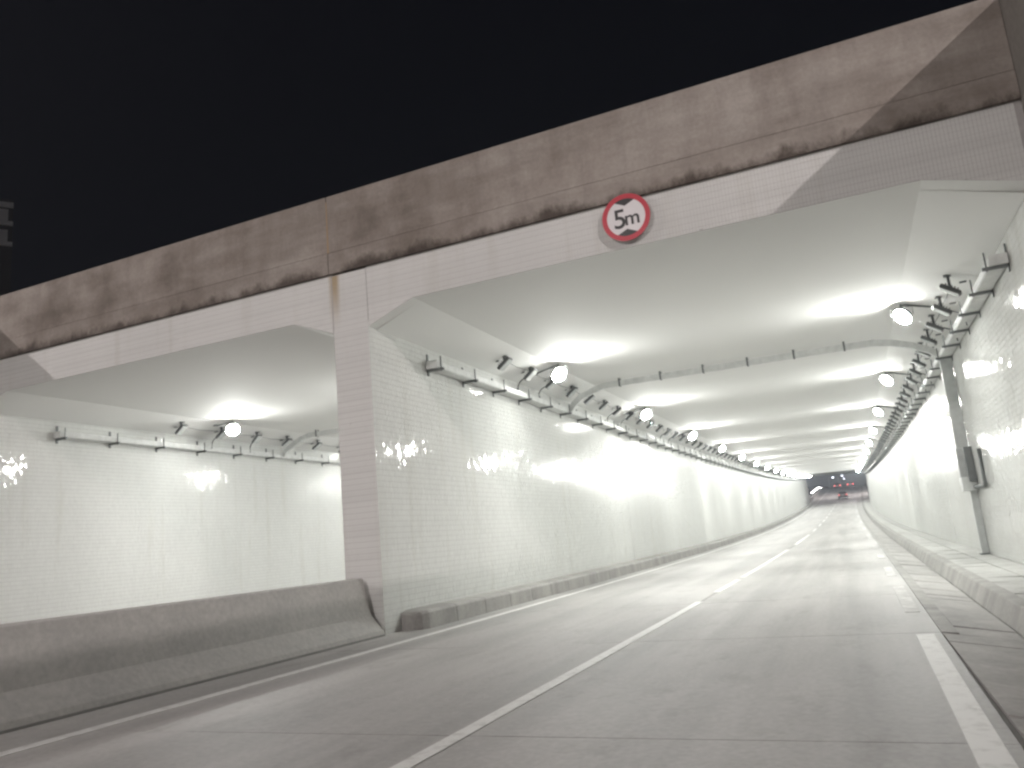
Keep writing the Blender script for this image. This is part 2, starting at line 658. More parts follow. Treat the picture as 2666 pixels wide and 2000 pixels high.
# ---- kerb along the dividing wall
kl = thing('kerb', P(-7.3, 14, 0), 'low grey concrete kerb with rounded end along the dividing wall', 'kerb')
y = 12.25
first = True
while y < Y_EXIT:
    L = 1.25 if y < 50 else 5
    prof = [(-7.535, 0.0), (-7.08, 0.0), (-7.09, 0.27), (-7.13, 0.31), (-7.535, 0.33)]
    mb = MB()
    if first:
        for f_, yy in ((0.35, y), (0.75, y + 0.04), (0.95, y + 0.12), (1.0, y + 0.25)):
            pass
        n = len(prof)
        secs = [(0.55, 0.80, y), (0.86, 0.93, y + 0.06), (1, 1, y + 0.2), (1, 1, y + L - 0.015)]
        V, F = [], []
        for fx, fz, yy in secs:
            V += [P(-7.535 + (X + 7.535) * fx, yy, Z * fz) for X, Z in prof]
        for i in range(len(secs) - 1):
            for q in range(n):
                F.append((i * n + q, i * n + (q + 1) % n, (i + 1) * n + (q + 1) % n, (i + 1) * n + q))
        F += [tuple(range(n)), tuple((len(secs) - 1) * n + q for q in range(n))]
        mb.add(V, F)
        first = False
    else:
        mb.sweep(prof, yl(y, y + L - 0.015, 2.5))
    rel(kl, mb.build('kerbstone', M['kerb']))
    y += L

# ---- central barrier on the ramp
br = thing('barrier', (-7.9, 0, 0), 'tall sloped concrete barrier on the ramp, ending at the tiled dividing wall', 'barrier')
bprof = [(-7.47, 0.0), (-7.50, 0.09), (-7.72, 0.33), (-7.86, 0.93), (-7.88, 0.95), (-8.10, 0.95), (-8.12, 0.93), (-8.2, 0.3), (-8.2, 0.0)]
ends = [YR0, -16, -6.02, 3.98, 11.62]
for a, b2 in zip(ends[:-1], ends[1:]):
    rel(br, MB().sweep(bprof, yl(a, b2 - (0.015 if b2 < 11 else 0), 2)).build('barrier_segment', M['barrier']))
rel(br, MB().sweep([(-7.46, -0.02), (-7.46, 0.028), (-7.50, 0.03), (-7.50, -0.02)], yl(YR0, 11.6, 4)).build('base_joint', M['joint']))

# ---- dividing wall between the two tunnels
ZT = 6.36
dv = thing('dividing_wall', (-7.92, py(-7.92), ZP), 'white tiled wall dividing the two tunnel tubes', 'wall')
NEAR = 44.0
GX = 0.012
rel(dv, MB().sweep([(DIV_L + GX, -0.3), (WALL_L - GX, -0.3), (WALL_L - GX, HB + 0.1), (DIV_L + GX, HB + 0.1)], yl(12.3, NEAR, 3)).build('wall_core', M['grout']))
rel(dv, MB().prism([(DIV_L, -0.45), (WALL_L - GX, -0.45), (WALL_L - GX, ZT - 0.02), (DIV_L, ZT - 0.02)], lambda x: py(x), lambda x: 12.3).build('wall_end', M['grout']))
rel(dv, MB().sweep([(DIV_L, -0.3), (WALL_L - 0.004, -0.3), (WALL_L - 0.004, HB + 0.1), (DIV_L, HB + 0.1)], yl(NEAR, Y_EXIT, 3)).build('tiled_face', M['tile_far']))
# geometric tiles: end face and right face
nvD = int((ZT - 0.02 - (-0.2)) / 0.1)
rel(dv, tag(link('tile_field', tile_mesh('end_tiles', (DIV_L + 0.005, py(DIV_L), ZT - 0.03 - nvD * 0.1), (1, -0.0135, 0), (0, 0, 1), (0, -1, 0), 15, nvD, M['tile'])), kind='stuff'))


def wall_tiles(parent, X, sgn, y0, y1, z0, z1, seg=3.0):
    """real tiles on a wall face at X facing sgn*x, in straight runs that follow the alignment"""
    ys = yl(y0, y1, seg)
    for a, b2 in zip(ys[:-1], ys[1:]):
        pa, pb = Vector(P(X, a, 0)), Vector(P(X, b2, 0))
        d = pb - pa
        nu = int(round(d.length / 0.05))
        U = d / (nu * 0.05)
        Nn = Vector((d.y, -d.x, 0)).normalized() * sgn
        nv = int((z1 - z0) / 0.1)
        me = tile_mesh('wall_tiles', (pa.x, pa.y, pa.z + z0), U, (0, 0, 1), Nn, nu, nv, M['tile'])
        rel(parent, tag(link('tile_field', me), kind='stuff'))


wall_tiles(dv, WALL_L - GX + 0.004, 1, py(WALL_L) + 0.002, NEAR, -0.02, 5.5)

# ---- right wall
rw = thing('tunnel_wall', P(2.9, 12, 0), 'white tiled tunnel wall rising behind the walkway', 'wall')
rel(rw, MB().sweep([(WALL_R + GX, -0.3), (3.1, -0.3), (3.1, HB + 0.1), (WALL_R + GX, HB + 0.1)], yl(py(WALL_R) + 0.42, NEAR + 1, 3)).build('wall_core', M['grout']))
rel(rw, MB().sweep([(WALL_R + 0.004, -0.3), (3.1, -0.3), (3.1, HB + 0.1), (WALL_R + 0.004, HB + 0.1)], yl(NEAR + 1, Y_EXIT, 3)).build('tiled_face', M['tile_far']))
wall_tiles(rw, WALL_R + GX - 0.004, -1, 12.05, NEAR + 1, 0.12, 5.42)

# ---- far wall of the left tunnel
lw = thing('tunnel_wall', P(LT_L, 12, 0), 'far white tiled wall of the other tunnel tube beyond the barrier', 'wall')
rel(lw, MB().sweep([(LT_L - GX, -0.3), (LT_L - 0.4, -0.3), (LT_L - 0.4, HB + 0.1), (LT_L - GX, HB + 0.1)], yl(12.3, NEAR + 1, 3)).build('wall_core', M['grout']))
rel(lw, MB().sweep([(LT_L - 0.004, -0.3), (LT_L - 0.4, -0.3), (LT_L - 0.4, HB + 0.1), (LT_L - 0.004, HB + 0.1)], yl(NEAR + 1, Y_EXIT, 3)).build('tiled_face', M['tile_far']))
wall_tiles(lw, LT_L - GX + 0.004, 1, 12.3, NEAR + 1, 0.02, 5.5)

# ---- ceilings
ce = MB().sweep([(WALL_L - 0.02, HB), (CL0, CEIL), (CR0, CEIL), (WALL_R + 0.02, HB), (WALL_R + 0.1, 6.2), (WALL_L - 0.1, 6.2)], yl(12.0, Y_EXIT, 3)).build('tunnel_ceiling', M['ceiling'])
tag(ce, 'white painted ceiling slab with chamfered edges above the two-lane road', 'ceiling')
ce2 = MB().sweep([(LT_L - 0.02, HB), (LL0, CEIL), (LR0, CEIL), (DIV_L + 0.02, HB), (DIV_L + 0.1, 6.2), (LT_L - 0.1, 6.2)], yl(12.0, Y_EXIT, 3)).build('tunnel_ceiling', M['ceiling'])
tag(ce2, 'white painted ceiling slab of the other tunnel tube beyond the dividing wall', 'ceiling')

# ---- portal: tiled headers and weathered parapet
CZ, HZ = 5.585, 5.235
pt = thing('tunnel_portal', (-8, Y_PORTAL, 5.6), 'tunnel portal with white tiled header under a stained brown concrete parapet', 'tunnel portal')
hdr_r = [(WALL_L, HZ), (CL0, CZ - 0.004), (CR0, CZ - 0.004), (WALL_R, HZ), (2.798, HZ), (2.798, ZT), (WALL_L, ZT)]
hdr_l = [(LT_L, HZ), (LL0, CZ - 0.004), (LR0, CZ - 0.004), (DIV_L, HZ), (DIV_L, ZT), (LT_L, ZT)]
for h_ in (hdr_r, hdr_l):
    ho = rel(pt, MB().prism(h_, lambda x: py(x) + 0.003, lambda x: py(x) + 0.5).build('header', M['grout']))
    ho.data.materials.append(M['ceiling'])
    for pl_ in ho.data.polygons:
        if pl_.normal.z < -0.3:
            pl_.material_index = 1


def outline(x):
    x = np.asarray(x, float)
    zr = np.interp(x, [WALL_L, CL0, CR0, WALL_R], [HZ, CZ, CZ, HZ])
    zl = np.interp(x, [LT_L, LL0, LR0, DIV_L], [HZ, CZ, CZ, HZ])
    return np.where(x > WALL_L, zr, np.where(x < DIV_L, zl, 99))


ZTOP = ZT - 0.015
NH = 12
single = []


def header_keep(x_org):
    def f(iu, iv):
        xa, xb = x_org + iu * 0.05, x_org + iu * 0.05 + 0.05
        zb = ZTOP - NH * 0.1 + iv * 0.1
        full = (zb >= np.maximum(outline(xa + 0.001), outline(xb - 0.001)) - 0.002)
        ok = zb + 0.1 > np.minimum(outline(xa + 0.001), outline(xb - 0.001)) + 0.012
        if x_org > -8:
            pick = full & (xa > 2.72 - 0.05 * 37)
            for a, z in zip(xa[pick], zb[pick]):
                single.append((a, z))
            ok = ok & ~pick
        return ok
    return f


for xo, x1 in ((WALL_L, WALL_R), (LT_L, DIV_L)):
    me = tile_mesh('header_tiles', (xo, py(xo) + 0.003, ZTOP - NH * 0.1), (1, -0.0135, 0), (0, 0, 1), (0, -1, 0), int((x1 - xo) / 0.05), NH, M['tile'], keep=header_keep(xo), clip=outline)
    rel(pt, tag(link('tile_field', me), kind='stuff'))
tm = MB().add([(-0.0234, -0.003, -0.0484), (0.0234, -0.003, -0.0484), (0.0234, -0.003, 0.0484), (-0.0234, -0.003, 0.0484), (-0.0234, 0, -0.0484), (0.0234, 0, -0.0484), (0.0234, 0, 0.0484), (-0.0234, 0, 0.0484)],
              [(0, 1, 2, 3), (1, 0, 4, 5), (2, 1, 5, 6), (3, 2, 6, 7), (0, 3, 7, 4)]).mesh('tile', M['tile'])
for a, z in single[:420]:
    o = link('tile', tm)
    o.location = (a + 0.025, py(a) + 0.003, z + 0.05)
    o.rotation_euler = (random.gauss(0, 0.007), 0, random.gauss(0, 0.011))
    rel(pt, o)

# parapet: panels with a recessed drip line, open joints, coping
PZ0, PZ1 = 6.36, 7.90
PY = lambda x: py(x) - 0.045
joints = [LT_L - 0.4, -8.32, 2.80]
for a, b2 in zip(joints[:-1], joints[1:]):
    a += 0.008
    b2 -= 0.008
    up = MB().prism([(a, PZ0 + 0.42), (b2, PZ0 + 0.42), (b2, PZ1), (a, PZ1)], PY, lambda x: py(x) + 0.25)
    rel(pt, up.build('parapet_panel', M['parapet']))
    lo = MB().prism([(a, PZ0), (b2, PZ0), (b2, PZ0 + 0.405), (a, PZ0 + 0.405)], lambda x: PY(x) - 0.02, lambda x: py(x) + 0.25)
    rel(pt, lo.build('parapet_foot', M['parapet']))
rel(pt, MB().prism([(LT_L - 0.4, PZ0 + 0.01), (2.8, PZ0 + 0.01), (2.8, PZ1 - 0.02), (LT_L - 0.4, PZ1 - 0.02)], lambda x: PY(x) + 0.06, lambda x: py(x) + 0.24).build('parapet_core', M['joint']))
# rust run at the open joint over the dividing wall
rel(pt, MB().prism([(-8.335, PZ0 + 0.42), (-8.305, PZ0 + 0.42), (-8.31, PZ1 - 0.1), (-8.325, PZ1 - 0.1)], lambda x: PY(x) - 0.003, lambda x: PY(x) + 0.05).build('rust_run', M['rust']))

# ---- wing walls of the ramp, ground above
for nm, x0, x1, lab in (('wing_wall', 2.80, 3.2, 'plain grey concrete wing wall of the ramp beside the walkway'),
                        ('wing_wall', LT_L - 0.42, LT_L - 0.82, 'plain grey concrete wing wall of the ramp past the other carriageway')):
    w_ = thing(nm, (x0, 0, 0), lab, 'wall')
    zt = 7.86 if x0 > 0 else 7.98
    yy = YR0
    while yy < 11.4:
        ye = min(yy + 6.3, py(x0) + (0.45 if x0 > 0 else 0.2))
        rel(w_, MB().box(min(x0, x1), max(x0, x1), yy, ye - 0.012, -0.6, zt).build('wall_panel', M['wing']))
        yy += 6.3
gs = []
gs.append(MB().box(3.2, 260, -60, 460, 6.6, 7.3))
gs.append(MB().box(-280, LT_L - 0.84, -60, 460, 6.6, 7.3))
gs.append(MB().box(LT_L - 0.83, 3.19, 12.6, Y_EXIT - 0.5, 7.2, 7.3))
ground = MB()
for g_ in gs:
    ground.add(g_.v, g_.f)
tag(ground.build('ground', M['grass']), kind='structure')

# ---- exit cutting beyond the tunnel
for x0, x1, lab in ((2.9, 3.3, 'dull concrete cutting wall outside the far tunnel exit, walkway side'), (LT_L - 0.1, LT_L - 0.5, 'dull concrete cutting wall outside the far tunnel exit, other carriageway side')):
    w_ = thing('cutting_wall', P(x0, 190, 0), lab, 'wall')
    for a in yl(Y_EXIT + 0.2, 250, 9)[:-1]:
        b2 = a + 8.98
        zt = 5.2 - 4.6 * (a - Y_EXIT) / 90
        rel(w_, MB().sweep([(x0, -0.4), (x1, -0.4), (x1, zt), (x0, zt)], [a, b2]).build('wall_panel', M['wing']))
cb = thing('barrier', P(-7.9, 200, 0), 'concrete median barrier beyond the far tunnel exit', 'barrier')
for a in yl(Y_EXIT + 0.5, 260, 10)[:-1]:
    rel(cb, MB().sweep(bprof, [a, a + 9.9]).build('barrier_segment', M['barrier']))

# ================================================================== OBJECTS
# ---- height limit sign
sg = thing('height_limit_sign', (-2.61, py(-2.61) - 0.115, 6.03), 'round red-rimmed white height limit sign reading 5m under the parapet', 'road sign')
RS = 0.385


def disc(r0, r1, y0, y1, n=64):
    V, F = [], []
    for yv in (y0, y1):
        for r in (r0, r1):
            for k in range(n):
                a = 2 * math.pi * k / n
                V.append((r * math.cos(a), yv, r * math.sin(a)))
    for k in range(n):
        k2 = (k + 1) % n
        F += [(k, k2, n + k2, n + k), (2 * n + k, 3 * n + k, 3 * n + k2, 2 * n + k2), (n + k, n + k2, 3 * n + k2, 3 * n + k), (k, 2 * n + k, 2 * n + k2, k2)]
    return MB().add(V, F)


MB().lathe([(RS - 0.008, -0.006), (RS - 0.008, 0.006)], 64, Matrix.Rotation(math.pi / 2, 4, 'X')).build('plate', M['sign_white'], sg)
disc(RS * 0.80, RS, -0.013, -0.004).build('red_rim', M['red'], sg)
for s_ in (1, -1):
    pts = []
    r_ = RS * 0.802
    a0 = 0.86
    for q in range(9):
        a = math.pi / 2 + a0 * 0.62 * (1 - 2 * q / 8)
        pts.append((r_ * math.cos(a), s_ * r_ * math.sin(a)))
    pts.append((0.0, s_ * RS * 0.50))
    MB().prism(pts, lambda x: -0.0105, lambda x: -0.005).build('arrow', M['black'], sg)


def glyph(txt, size, x, z, parent, mat):
    cu = bpy.data.curves.new('glyph', 'FONT')
    cu.body = txt
    cu.size = size
    cu.extrude = 0.002
    cu.offset = 0.004
    to = bpy.data.objects.new('glyph', cu)
    COL.objects.link(to)
    dg = bpy.context.evaluated_depsgraph_get()
    me = bpy.data.meshes.new_from_object(to.evaluated_get(dg))
    bpy.data.objects.remove(to)
    me.materials.clear()
    me.materials.append(mat)
    co = np.empty(len(me.vertices) * 3)
    me.vertices.foreach_get('co', co)
    co = co.reshape(-1, 3)
    mn, mx = co.min(0), co.max(0)
    c = (mn + mx) / 2
    out = np.stack([co[:, 0] - c[0] + x, -0.0085 - co[:, 2], co[:, 1] - mn[1] + z], 1)
    me.vertices.foreach_set('co', out.reshape(-1))
    me.update()
    o = link('letter', me, parent)
    return o, (mx - mn)


glyph('5', 0.44, -0.105, -0.165, sg, M['black'])
glyph('m', 0.33, 0.095, -0.135, sg, M['black'])
for s_ in (-1, 1):
    MB().box(s_ * 0.2 - 0.02, s_ * 0.2 + 0.02, 0.006, 0.05, -0.3, 0.3).build('mounting_bar', M['steel'], sg)
    MB().box(s_ * 0.2 - 0.015, s_ * 0.2 + 0.015, 0.05, 0.11, -0.20, -0.16).build('standoff', M['steel'], sg)


# ---- cable trunking on the walls
def trunking(Xw, sgn, y0, y1, label, ofs):
    t = thing('cable_trunking', P(Xw, y0, 4.87), label, 'cable trunking', 'wall cable trunkings')
    z0, z1 = 4.90, 5.05
    xa, xb = Xw + sgn * 0.02, Xw + sgn * 0.27
    yy = y0
    n = 0
    while yy < y1:
        L = 3.16 if yy < 60 else 12.0
        ye = min(yy + L - 0.006, y1)
        prof = [(xa, z0), (xb - sgn * 0.02, z0), (xb, z0 + 0.02), (xb, z1 - 0.02), (xb - sgn * 0.02, z1), (xa, z1)]
        rel(t, MB().sweep(prof, yl(yy, ye, 4)).build('trunking_length', M['duct']))
        yy += L
    yy = y0 + 0.08
    while yy < y1:
        big = yy < 75
        b_ = MB()
        c = P(Xw, yy, 0)
        x0_, x1_ = sorted((c[0] + sgn * 0.005, c[0] + sgn * 0.37))
        b_.box(x0_, x1_, yy - 0.03, yy + 0.03, c[2] + z0 - 0.05, c[2] + z0 - 0.002)
        x0_, x1_ = sorted((c[0] + sgn * 0.004, c[0] + sgn * 0.02))
        b_.box(x0_, x1_, yy - 0.03, yy + 0.03, c[2] + z0 - 0.13, c[2] + z1 + 0.17)
        ob = b_.build('bracket', M['mid_steel'])
        rel(t, ob)
        if big:
            cc = P(Xw + sgn * 0.31, yy, z0)
            rel(t, MB().tube([(cc[0], cc[1], cc[2] - 0.07), (cc[0], cc[1], cc[2] + 0.24)], 0.014, 6).build('hanger_rod', M['mid_steel']))
        yy += 1.58
    if True:
        c = P(Xw + sgn * 0.145, y0, (z0 + z1) / 2)
        rel(t, MB().box(c[0] - 0.13, c[0] + 0.13, c[1] - 0.02, c[1] - 0.001, c[2] - 0.08, c[2] + 0.08).build('end_cap', M['duct']))
    return t


trunking(WALL_R, -1, 13.75, 158, 'grey cable trunking on brackets along the wall above the walkway', 0)
trunking(WALL_L, 1, 13.75, 158, 'grey cable trunking on brackets along the dividing wall above the kerb', 0)
trunking(LT_L, 1, 13.8, 60, 'grey cable trunking on brackets along the far wall of the other tube', 0)


# ---- lit lamps and unlit floodlights; local frame: +x points into the tunnel for the row on the left wall
def haunch_z(X):
    return float(np.interp(X, [LT_L, LL0, LR0, DIV_L, WALL_L, CL0, CR0, WALL_R], [HB, CEIL, CEIL, HB, HB, CEIL, CEIL, HB]))


def make_lamp(sgn, reach, up):
    """lit lamp: arm from the haunch, yoke, bell housing, bulging lens. sgn=+1: arm comes from the left"""
    t = thing('tunnel_lamp', (0, 0, 0), 'x', 'lamp')
    MB().tube([(-sgn * reach, 0, up - 0.02), (-sgn * 0.1, 0, 0.245), (0.02 * sgn, 0, 0.245)], 0.02, 8).build('arm', M['mid_steel'], t)
    MB().box(-0.05 - sgn * reach, 0.05 - sgn * reach, -0.07, 0.07, up - 0.03, up + 0.03).build('base_plate', M['mid_steel'], t)
    yk = MB().tube([(0, 0, 0.28), (0, 0, 0.2)], 0.022, 8)
    yk.tube([(-0.215, 0, 0.03), (-0.215, 0, 0.2), (0.215, 0, 0.2), (0.215, 0, 0.03)], 0.012, 6)
    yk.build('yoke', M['mid_steel'], t)
    tilt = Matrix.Rotation(-sgn * 0.78, 4, 'Y') @ Matrix.Rotation(-0.5, 4, 'X')
    h_ = MB().lathe([(0.05, 0.16), (0.11, 0.14), (0.165, 0.09), (0.2, 0.03), (0.203, -0.005), (0.196, -0.005)], 20, tilt).build('housing', M['housing'], t, True)
    MB().lathe([(0.194, 0.01), (0.193, -0.012), (0.175, -0.03), (0.12, -0.05), (0.06, -0.06), (0.02, -0.062)], 14, tilt).build('lens', M['lamp'], t, True)
    ld = bpy.data.lights.get('lamp_beam_%d' % sgn) or bpy.data.lights.new('lamp_beam_%d' % sgn, 'SPOT')
    ld.energy = BEAM_WATTS
    ld.color = LAMP_COL
    ld.spot_size = math.radians(160)
    ld.spot_blend = 1.0
    ld.shadow_soft_size = 0.12
    lo_ = bpy.data.objects.new('beam', ld)
    COL.objects.link(lo_)
    lo_.parent = t
    ax_ = tilt @ Vector((0, 0, -1))
    lo_.location = ax_ * 0.2
    lo_.rotation_euler = Vector((sgn * 0.68, -0.35, -0.68)).to_track_quat('-Z', 'Y').to_euler()
    return t


def make_flood(sgn, drop, hook):
    """unlit floodlight on a stalk under the haunch: stalk, tilted housing, pale lens, cable hook. sgn=+1: wall on the left"""
    t = thing('floodlight', (0, 0, 0), 'x', 'floodlight')
    MB().box(-0.025, 0.025, -0.03, 0.03, 0.03, drop + 0.03).build('stalk', M['dark_steel'], t)
    MB().box(-0.07, 0.07, -0.07, 0.07, drop - 0.012, drop + 0.012).build('base_plate', M['mid_steel'], t)
    rot = Matrix.Rotation(-sgn * 0.62, 4, 'Y')
    MB().bevbox(-0.19, 0.19, -0.11, 0.11, -0.035, 0.045, 0.018, rot).build('housing', M['housing'], t)
    MB().box(-0.16, 0.16, -0.09, 0.09, -0.05, -0.034, rot).build('lens', M['lens_off'], t)
    fb = MB()
    for q in range(5):
        fb.box(-0.12 + q * 0.055, -0.105 + q * 0.055, -0.09, 0.09, 0.04, 0.075, rot)
    fb.build('cooling_fins', M['dark_steel'], t)
    MB().box(-0.22 * sgn - 0.06, -0.22 * sgn + 0.06, -0.02, 0.02, 0.085, 0.115).build('side_arm', M['mid_steel'], t)
    if hook:
        MB().tube([(-0.05 * sgn, 0, -0.02), (-0.17 * sgn, 0.0, -0.05), (-0.30 * sgn, 0, -0.12), (-0.37 * sgn, 0, -0.22), (-0.38 * sgn, 0, -0.40)], 0.015, 8).build('cable_hook', M['dark_steel'], t)
    return t


LZ, LY0, LS = 5.4, 18.64, 9.17
lamp_protos = {}


def lamp_row(X, sgn, n, label, group):
    z_top = haunch_z(X - sgn * 0.66)
    proto = make_lamp(sgn, 0.66, z_top - LZ)
    proto['label'], proto['group'] = label, group
    for i in range(n):
        y = LY0 + LS * i
        o = proto if i == 0 else copy_tree(proto)
        o.location = P(X, y, LZ)


lamp_row(1.541, -1, 16, 'bright round lamp on a short arm above the walkway side of the road', 'lit lamps along the walkway wall')
lamp_row(-6.39, 1, 16, 'bright round lamp on a short arm above the kerb along the dividing wall', 'lit lamps along the dividing wall')
lamp_row(-17.0, 1, 6, 'bright round lamp on a short arm along the far wall of the other tube', 'lit lamps along the far wall of the other tube')
lamp_row(-9.9, -1, 6, 'bright round lamp in the other tube on its side of the dividing wall', 'lit lamps of the other tube behind the dividing wall')


def flood_row(X, Z, sgn, y0, n, label, group, cable_label):
    drop = haunch_z(X) - Z
    pr = []
    for hook in (0, 1):
        p_ = make_flood(sgn, drop, hook)
        p_['label'], p_['group'] = (label.replace('floodlight on a stalk', 'floodlight with a curved cable hook') if hook else label), group
        pr.append(p_)
    used = [0, 0]
    for i in range(n):
        k = 1 if (i % 5 in (1, 2)) else 0
        o = pr[k] if not used[k] else copy_tree(pr[k])
        used[k] = 1
        y = y0 + 1.61 * i + random.uniform(-0.08, 0.08)
        o.location = P(X, y, Z)
        o.rotation_euler = (random.uniform(-0.05, 0.05), random.uniform(-0.06, 0.06), random.uniform(-0.15, 0.15))
    # feeder cable looped from floodlight to floodlight
    pts = []
    for i in range(n):
        y = y0 + 1.61 * i
        pts.append(P(X - sgn * 0.02, y, Z + 0.10))
        if i < n - 1:
            pts.append(P(X - sgn * 0.02, y + 0.8, Z + 0.055))
    o = MB().tube(pts, 0.009, 5).build('feeder_cable', M['mid_steel'])
    tag(o, cable_label, 'cable', 'feeder cables between the floodlights')


flood_row(2.2, 5.22, -1, 16.2, 86, 'dark unlit floodlight on a stalk under the ceiling chamfer above the walkway', 'unlit floodlights above the walkway', 'thin feeder cable strung between the floodlights above the walkway')
flood_row(-6.95, 5.40, 1, 16.45, 86, 'dark unlit floodlight on a stalk under the ceiling chamfer along the dividing wall', 'unlit floodlights along the dividing wall', 'thin feeder cable strung between the floodlights along the dividing wall')
flood_row(-17.75, 5.38, 1, 17.3, 10, 'dark unlit floodlight on a stalk in the other tunnel tube', 'unlit floodlights of the other tube', 'thin feeder cable strung between the floodlights of the other tube')


# ---- cable tray arch across the ceiling
def arch(path, y, label, clipxs):
    t = thing('cable_tray', P(path[0][0], y, path[0][1]), label, 'cable tray')
    V, F = [], []
    n = len(path)
    mb = MB()
    pts = [Vector((p[0], 0, p[1])) for p in path]
    secs = []
    for i, p in enumerate(pts):
        d = (pts[min(i + 1, n - 1)] - pts[max(i - 1, 0)]).normalized()
        nn = Vector((d.z, 0, -d.x))
        secs.append([p + nn * a + Vector((0, b, 0)) for a, b in ((0.04, -0.06), (0.20, -0.06), (0.20, 0.06), (0.04, 0.06))])
    for s_ in secs:
        V += [P(q.x, y + q.y, q.z) for q in s_]
    for i in range(n - 1):
        for k in range(4):
            F.append((i * 4 + k, i * 4 + (k + 1) % 4, i * 4 + 4 + (k + 1) % 4, i * 4 + 4 + k))
    F += [(0, 1, 2, 3), tuple((n - 1) * 4 + k for k in range(4))]
    rel(t, mb.add(V, F).build('tray', M['duct']))
    for cx in clipxs:
        c = P(cx, y, CEIL)
        rel(t, MB().box(c[0] - 0.025, c[0] + 0.025, y - 0.075, y - 0.061, c[2] - 0.235, c[2] + 0.004).build('clip', M['mid_steel']))
        rel(t, MB().box(c[0] - 0.025, c[0] + 0.025, y - 0.061, y + 0.061, c[2] - 0.235, c[2] - 0.222).build('clip', M['mid_steel']))
        rel(t, MB().box(c[0] - 0.025, c[0] + 0.025, y + 0.061, y + 0.075, c[2] - 0.235, c[2] + 0.004).build('clip', M['mid_steel']))


zc = CEIL - 0.02
arch([(WALL_L + 0.16, 5.05), (-7.22, 5.25), (-6.95, 5.45), (-6.55, 5.60), (-6.2, zc), (-5.8, zc), (-3, zc), (0.6, zc), (1.05, zc - 0.01), (1.5, zc - 0.09), (1.95, 5.45), (2.35, 5.25), (2.58, 5.05)], 21.95,
     'grey cable tray arching across the ceiling from wall to wall', [-5.7, -4.5, -3.3, -2.1, -0.9, 0.35])
arch([(LT_L + 0.16, 5.05), (-18.1, 5.25), (-17.4, 5.6), (-17.0, zc), (-14, zc), (-11, zc), (-9.6, zc)], 22.4, 'grey cable tray arching across the ceiling of the other tube', [-16.7, -15.4, -14.1, -12.8])

# ---- duct and box dropping down the right wall
dd = thing('wall_duct', P(2.6, 22.0, 0.12), 'grey vertical duct with a white junction box dropping down the tiled wall', 'duct')
yd = 22.0


def wbox(name, mat, xa, xb, ya, yb, za, zb, b=0.008):
    c = P(0, yd, 0)
    return rel(dd, MB().bevbox(c[0] + xa, c[0] + xb, ya, yb, c[2] + za, c[2] + zb, b).build(name, mat))


wbox('upper_duct', M['drop_duct'], 2.45, 2.712, yd - 0.07, yd + 0.07, 2.6, 4.9)
wbox('duct_sleeve', M['drop_duct'], 2.42, 2.712, yd - 0.10, yd + 0.10, 1.93, 2.66)
wbox('junction_box', M['white_box'], 2.40, 2.712, yd - 0.36, yd + 0.16, 1.62, 1.95)
wbox('lower_duct', M['drop_duct'], 2.56, 2.712, yd - 0.07, yd + 0.07, 0.12, 1.63)
wbox('foot', M['mid_steel'], 2.52, 2.712, yd - 0.14, yd + 0.14, 0.115, 0.15, 0.004)
wbox('riser_plate', M['mid_steel'], 2.55, 2.712, yd - 0.46, yd - 0.34, 1.84, 2.66)
c = P(0, yd, 0)
rel(dd, MB().tube([(c[0] + 2.66, yd - 0.36, c[2] + 1.70), (c[0] + 2.66, yd - 1.86, c[2] + 1.70), (c[0] + 2.66, yd - 1.96, c[2] + 1.76), (c[0] + 2.66, yd - 1.98, c[2] + 2.5)], 0.045, 10).build('side_pipe', M['mid_steel'], None, True))

# ---- street lamps on the ground above the ramp, plus one added fill lamp


def street_lamp(loc, aim, label, h=4.0, group=None, strength_mat=None, scale=1.0, arm=1.0):
    t = thing('street_lamp', loc, label, 'street lamp', group)
    a = math.atan2(aim[1], aim[0])
    R_ = Matrix.Rotation(a, 4, 'Z')
    MB().tube([(0, 0, 0), (0, 0, h * 0.5), (0, 0, h)], [0.09, 0.075, 0.055], 12).build('pole', M['steel'], t, True)
    MB().tube([R_ @ Vector((0, 0, h - 0.05)), R_ @ Vector((0.4, 0, h + 0.14)), R_ @ Vector((arm, 0, h + 0.2))], 0.035, 8).build('arm', M['steel'], t, True)
    hd = R_ @ Matrix.Translation((arm + 0.25, 0, h + 0.2)) @ Matrix.Rotation(-0.15, 4, 'Y')
    MB().bevbox(-0.36, 0.36, -0.14, 0.14, 0.0, 0.1, 0.03, hd).build('head', M['housing'], t)
    MB().lathe([(0.13 * scale, 0.0), (0.125 * scale, -0.04), (0.09 * scale, -0.09), (0.03, -0.11)], 12, hd).build('lens', strength_mat or M['street_lamp'], t, True)
    MB().box(-0.14, 0.14, -0.14, 0.14, 0, 0.05).build('base', M['steel'], t)
    return t


street_lamp((14.6, -5, 7.3), (-1, 0.15), 'street lamp on the bank above the wing wall beside the walkway', 7.7)
street_lamp((-31.2, -4, 7.3), (1, 0.2), 'street lamp on the bank beyond the other carriageway', 9.3)
street_lamp((-8.0, -15, 0.1), (0, 1), 'added fill lamp on a tall pole on the median barrier, out of view', 10.5)  # added out of view to fill the shadows on portal and ramp
street_lamp((5.0, 184, 7.3), (-1, -0.1), 'street lamp above the cutting wall outside the far tunnel exit', 8.5, arm=3.0)
street_lamp((-20.8, 196, 7.3), (1, 0.0), 'street lamp outside the far tunnel exit on the other carriageway side', 8.5, arm=3.0)

